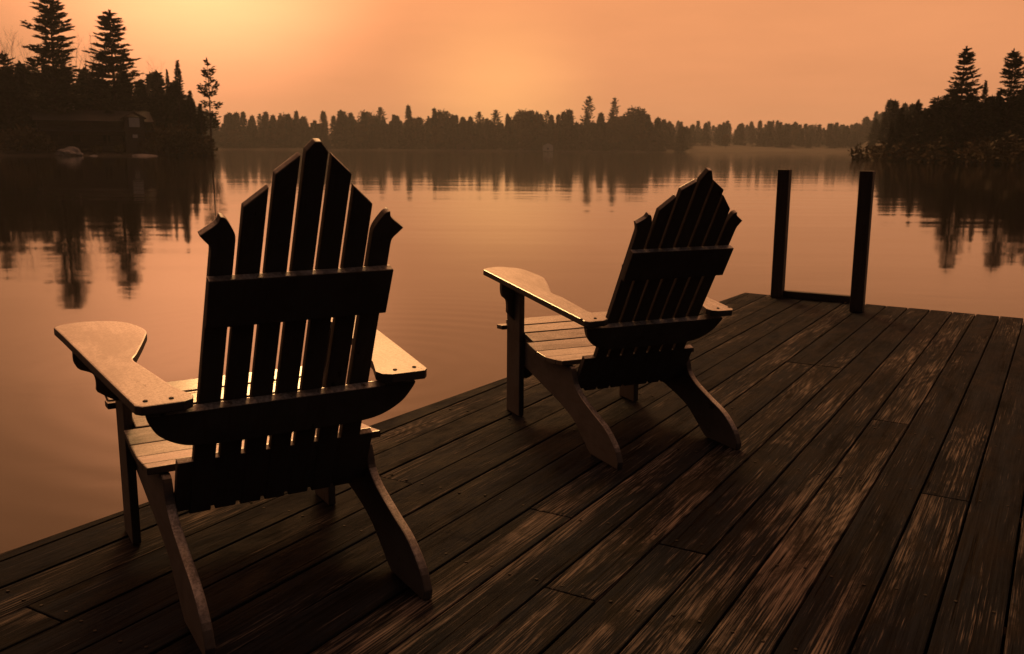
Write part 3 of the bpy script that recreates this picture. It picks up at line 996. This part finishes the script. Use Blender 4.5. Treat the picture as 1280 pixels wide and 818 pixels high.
for i in range(70):
    x = random.uniform(826, 1125)
    kd = random.choices(['far_spruce', 'far_spruce2', 'far_pine', 'far_bare', 'round'], [2, 2, 1, 4, 4])[0]
    crest = np.interp(x, [826, 860, 905, 960, 1000, 1060, 1090, 1125], [150, 158, 163, 151, 155, 152, 146, 140])
    r = random.uniform(720, 1000)
    tree(kd, 'hazy_tree', x, r, crest + random.uniform(-3, 18), 'pale ' + KIND[kd] + ' fading into mist past the big rounded far-shore tree', group=KIND[kd] + 's fading in the mist', wide=random.uniform(.9, 1.5))
# the woods behind, one mass
def woods(name, rows, label, kinds, seed):
    g = random.Random(seed)
    VV, FF, n = [], [], 0
    for x, y, z, h in rows:
        for me in LIB[g.choice(kinds)][:2]:
            co = np.empty(len(me.vertices) * 3)
            me.vertices.foreach_get('co', co)
            co = co.reshape(-1, 3)
            zz = co[:, 2].max() if me.name.startswith('crown') else 15.0
            k = h / 15.0
            a = g.uniform(0, 6.28)
            R_ = np.array([[math.cos(a), -math.sin(a), 0], [math.sin(a), math.cos(a), 0], [0, 0, 1]])
            VV.append(co @ R_.T * [k * 1.2, k * 1.2, k] + [x, y, z])
            fc = np.array([list(p.vertices) for p in me.polygons])
            FF.append(fc + n)
            n += len(co)
    m = bpy.data.meshes.new(name)
    V_, F_ = np.concatenate(VV), np.concatenate(FF)
    m.vertices.add(len(V_)); m.vertices.foreach_set('co', V_.ravel())
    m.loops.add(F_.size); m.loops.foreach_set('vertex_index', F_.ravel())
    m.polygons.add(len(F_))
    m.polygons.foreach_set('loop_start', np.arange(len(F_)) * 4)
    m.polygons.foreach_set('loop_total', np.full(len(F_), 4))
    m.update(); m.validate()
    return tag(obj(name, m, M['spruce']), label, None, None, 'stuff')
rows = []
for i in range(330):
    az = math.radians(random.uniform(-19.5, 10.5)); r = random.uniform(612, 700)
    x, y = r * math.sin(az), r * math.cos(az)
    rows.append((x, y, float(land_z(x, y)) - .3, random.uniform(12, 20.5)))
nf_rows = len(rows)
for i in range(150):
    az = math.radians(random.uniform(8.5, 22.5)); r = random.uniform(740, 1050)
    x, y = r * math.sin(az), r * math.cos(az)
    rows.append((x, y, float(land_z(x, y)) - .3, random.uniform(13, 20)))
for i in range(70):
    az = math.radians(random.uniform(20.4, 25.5)); r = float(shore_r(math.degrees(az))) + random.uniform(40, 330)
    x, y = r * math.sin(az), r * math.cos(az)
    rows.append((x, y, float(land_z(x, y)) - .3, random.uniform(7, 11)))
woods('far_woods', rows, 'woods behind the far treeline', ['far_spruce', 'far_spruce2'], 3)
rows = []
for i in range(120):
    az = math.radians(random.uniform(-36, -18.7)); r = random.uniform(170, 205)
    x, y = r * math.sin(az), r * math.cos(az)
    rows.append((x, y, float(land_z(x, y)) - .3, random.uniform(9, 13.5)))
for i in range(110):
    az = math.radians(random.uniform(22.6, 38)); r = float(shore_r(math.degrees(az))) + random.uniform(7, 45)
    x, y = r * math.sin(az), r * math.cos(az)
    rows.append((x, y, float(land_z(x, y)) - .3, random.uniform(6, 8.5)))
woods('side_woods', rows, 'woods behind the trees on both side shores', ['far_spruce', 'far_spruce2'], 4)
rows = []  # unseen woods behind the camera, added to keep the chair backs dark
for i in range(120):
    az = math.radians(random.uniform(105, 255)); r = float(shore_r((math.degrees(az) + 180) % 360 - 180)) + random.uniform(4, 30)
    x, y = r * math.sin(az), r * math.cos(az)
    rows.append((x, y, float(land_z(x, y)) - .3, random.uniform(13, 22)))
woods('unseen_woods', rows, 'unseen woods on the shore the dock starts from, added to block light from behind', ['far_spruce', 'far_spruce2'], 5)

# ------------------------------------------------------------------ the cabin below the pines
def part_box(name, parent, mat, x0, x1, y0, y1, z0, z1, bevel=.01):
    m = box_mesh(name, x1 - x0, y1 - y0, z1 - z0, bevel, 1)
    o = obj(name, m, mat, parent)
    o.location = (x0, y0, z0)
    return o
pc = at(120, 187, 158)
cz = float(land_z(pc.x, pc.y))
cabin = empty('lakeside_cabin', (pc.x, pc.y, cz - .2), -math.atan2(pc.x, pc.y) + math.radians(6))
tag(cabin, 'low dark wooden cabin with a long porch beneath the tall pines', 'cabin')
# local X along the shore, -Y towards the lake
part_box('wall', cabin, M['logs'], -7.6, 7.6, 0, 5.5, 0, 4.6)
for i in range(6):
    part_box('wall_log', cabin, M['logs'], -7.7, 7.7, -.10, -.003, .25 + i * .72, .25 + i * .72 + .6, .05)
for sgn in (-1, 1):
    slab = plate_mesh('roof', [(-8.4, 0), (8.4, 0), (8.4, 4.4), (-8.4, 4.4)], .16, .02, 1)
    o = obj('roof', slab, M['shingle'], cabin)
    o.matrix_local = frame((0, 2.75 - sgn * 4.05, 4.45), (1, 0, 0) if sgn > 0 else (-1, 0, 0), (0, 4.05 * sgn, 1.7))
part_box('chimney', cabin, M['rock'], -3.2, -2.3, 2.6, 3.5, 5.3, 7.2, .04)
part_box('porch_floor', cabin, M['logs'], -7.6, 7.6, -2.6, -.104, .35, .55)
o = part_box('porch_roof', cabin, M['shingle'], -7.9, 7.9, -2.9, -.104, 3.05, 3.2)
for x in (-7.3, -4.4, -1.5, 1.4, 4.3, 7.2):
    part_box('porch_post', cabin, M['logs'], x - .09, x + .09, -2.55, -2.37, .552, 3.048)
part_box('porch_rail', cabin, M['logs'], -7.2, 7.1, -2.36, -2.28, 1.45, 1.55)
for x in (-5.6, -2.6, 1.6, 4.4):
    w_ = part_box('window', cabin, M['logs'], x - .6, x + .6, -.165, -.104, 1.3, 2.6)
    part_box('pane', w_, M['glass'], .1, 1.1, -.012, -.002, .1, 1.2, .0)
d_ = part_box('door', cabin, M['logs'], -.9, .1, -.165, -.104, .56, 2.7)
# pale boat-house gable beside the cabin
pb = at(170, 187, 155.2)
bz = float(land_z(pb.x, pb.y))
bh = empty('boathouse', (pb.x, pb.y, bz - .2), -math.atan2(pb.x, pb.y) + math.radians(4))
tag(bh, 'narrow boathouse with a pale gable panel next to the dark cabin', 'boathouse')
part_box('wall', bh, M['logs'], -1.4, 1.4, 0, 3.5, 0, 5.6)
part_box('gable_panel', bh, M['trim'], -.75, .75, -.06, -.003, 4.1, 5.5, .02)
dr = part_box('door', bh, M['logs'], -.8, .8, -.07, -.003, .3, 2.4, .02)
part_box('sill_board', bh, M['trim'], -.35, .35, -.10, -.003, 2.5, 3.0, .02)
for sgn in (-1, 1):
    slab = plate_mesh('roof', [(-.3, 0), (3.9, 0), (3.9, 2.0), (-.3, 2.0)], .12, .02, 1)
    o = obj('roof', slab, M['shingle'], bh)
    o.matrix_local = frame((sgn * 1.75, 0 if sgn > 0 else 3.6, 5.35), (0, 1, 0) if sgn > 0 else (0, -1, 0), (-sgn * 1.75, 0, .95))
# pale rocks at the water line
def rock(x, r, w_, h_, seed, label):
    g = np.random.default_rng(seed)
    bm = bmesh.new()
    bmesh.ops.create_icosphere(bm, subdivisions=3, radius=1.0)
    for v in bm.verts:
        n_ = v.co.normalized()
        f = 1 + .16 * math.sin(n_.x * 4.1 + seed) + .13 * math.sin(n_.y * 5.3 + seed * 2) + .10 * math.sin(n_.z * 6.1 + n_.x * 3)
        v.co = Vector((n_.x * w_ * f, n_.y * w_ * .55 * f, n_.z * h_ * f))
    m = bpy.data.meshes.new('boulder')
    bm.to_mesh(m); bm.free()
    o = obj('boulder', m, M['rock'])
    p = at(x, 187, r)
    o.location = (p.x, p.y, float(land_z(p.x, p.y)) + h_ * .25)
    tag(o, label, 'rock')
rock(87, 152.3, 2.0, .8, 1, 'wide pale boulder at the water below the cabin porch')
rock(118, 150.4, .9, .35, 2, 'small pale boulder low in the water in front of the cabin')
rock(180, 153, 2.1, .45, 3, 'long low pale boulder at the foot of the boathouse')
# small houses on the far shore
for x, w_, h_, lab, mt in ((685, 6.5, 3.4, 'small pale gabled cottage showing through the far trees', 'trim'), (580, 9.5, 3.2, 'long low house half hidden in the far treeline', 'logs'),
                           (408, 6.0, 3.4, 'small dark cottage on the far shore nearest the cabin point', 'shingle')):
    p = at(x, 187, 604)
    hz = empty('far_cottage', (p.x, p.y, float(land_z(p.x, p.y)) - .1), -math.atan2(p.x, p.y))
    tag(hz, lab, 'cottage')
    part_box('wall', hz, M[mt], -w_ / 2, w_ / 2, 0, 4, 0, h_)
    for sgn in (-1, 1):
        slab = plate_mesh('roof', [(-.4, 0), (4.6, 0), (4.6, w_ * .62), (-.4, w_ * .62)], .12, 0, 1)
        o = obj('roof', slab, M['shingle'], hz)
        o.matrix_local = frame((sgn * w_ * .56, 0 if sgn > 0 else 4.2, h_ - .1), (0, 1, 0) if sgn > 0 else (0, -1, 0), (-sgn * w_ * .56, 0, w_ * .32))
    gb = plate_mesh('gable', [(-w_ / 2, 0), (w_ / 2, 0), (0, w_ * .26)], .1, 0, 1)
    o = obj('gable', gb, M[mt], hz)
    o.matrix_local = frame((0, .05, h_ + .003), (1, 0, 0), (0, 0, 1))
    part_box('window', hz, M['glass'], -.5, .5, -.04, -.003, .9, 1.9, 0)

# ------------------------------------------------------------------ morning haze over the whole lake
bm = bmesh.new()
bmesh.ops.create_cube(bm, size=1.0)
m = bpy.data.meshes.new('haze')
bm.to_mesh(m); bm.free()
hm = bpy.data.materials.new('haze')
hm.use_nodes = True
hm.node_tree.nodes.clear()
ho = hm.node_tree.nodes.new('ShaderNodeOutputMaterial')
pv = hm.node_tree.nodes.new('ShaderNodeVolumePrincipled')
pv.inputs['Color'].default_value = (.86, .95, 1.0, 1)
pv.inputs['Density'].default_value = 0.00024
pv.inputs['Anisotropy'].default_value = 0.4
hm.node_tree.links.new(pv.outputs[0], ho.inputs['Volume'])
hz = obj('haze', m, hm)
hz.scale = (2420, 2420, 57)
hz.location = (0, 0, 22)
tag(hz, 'thin morning haze over the lake', None, None, 'stuff')
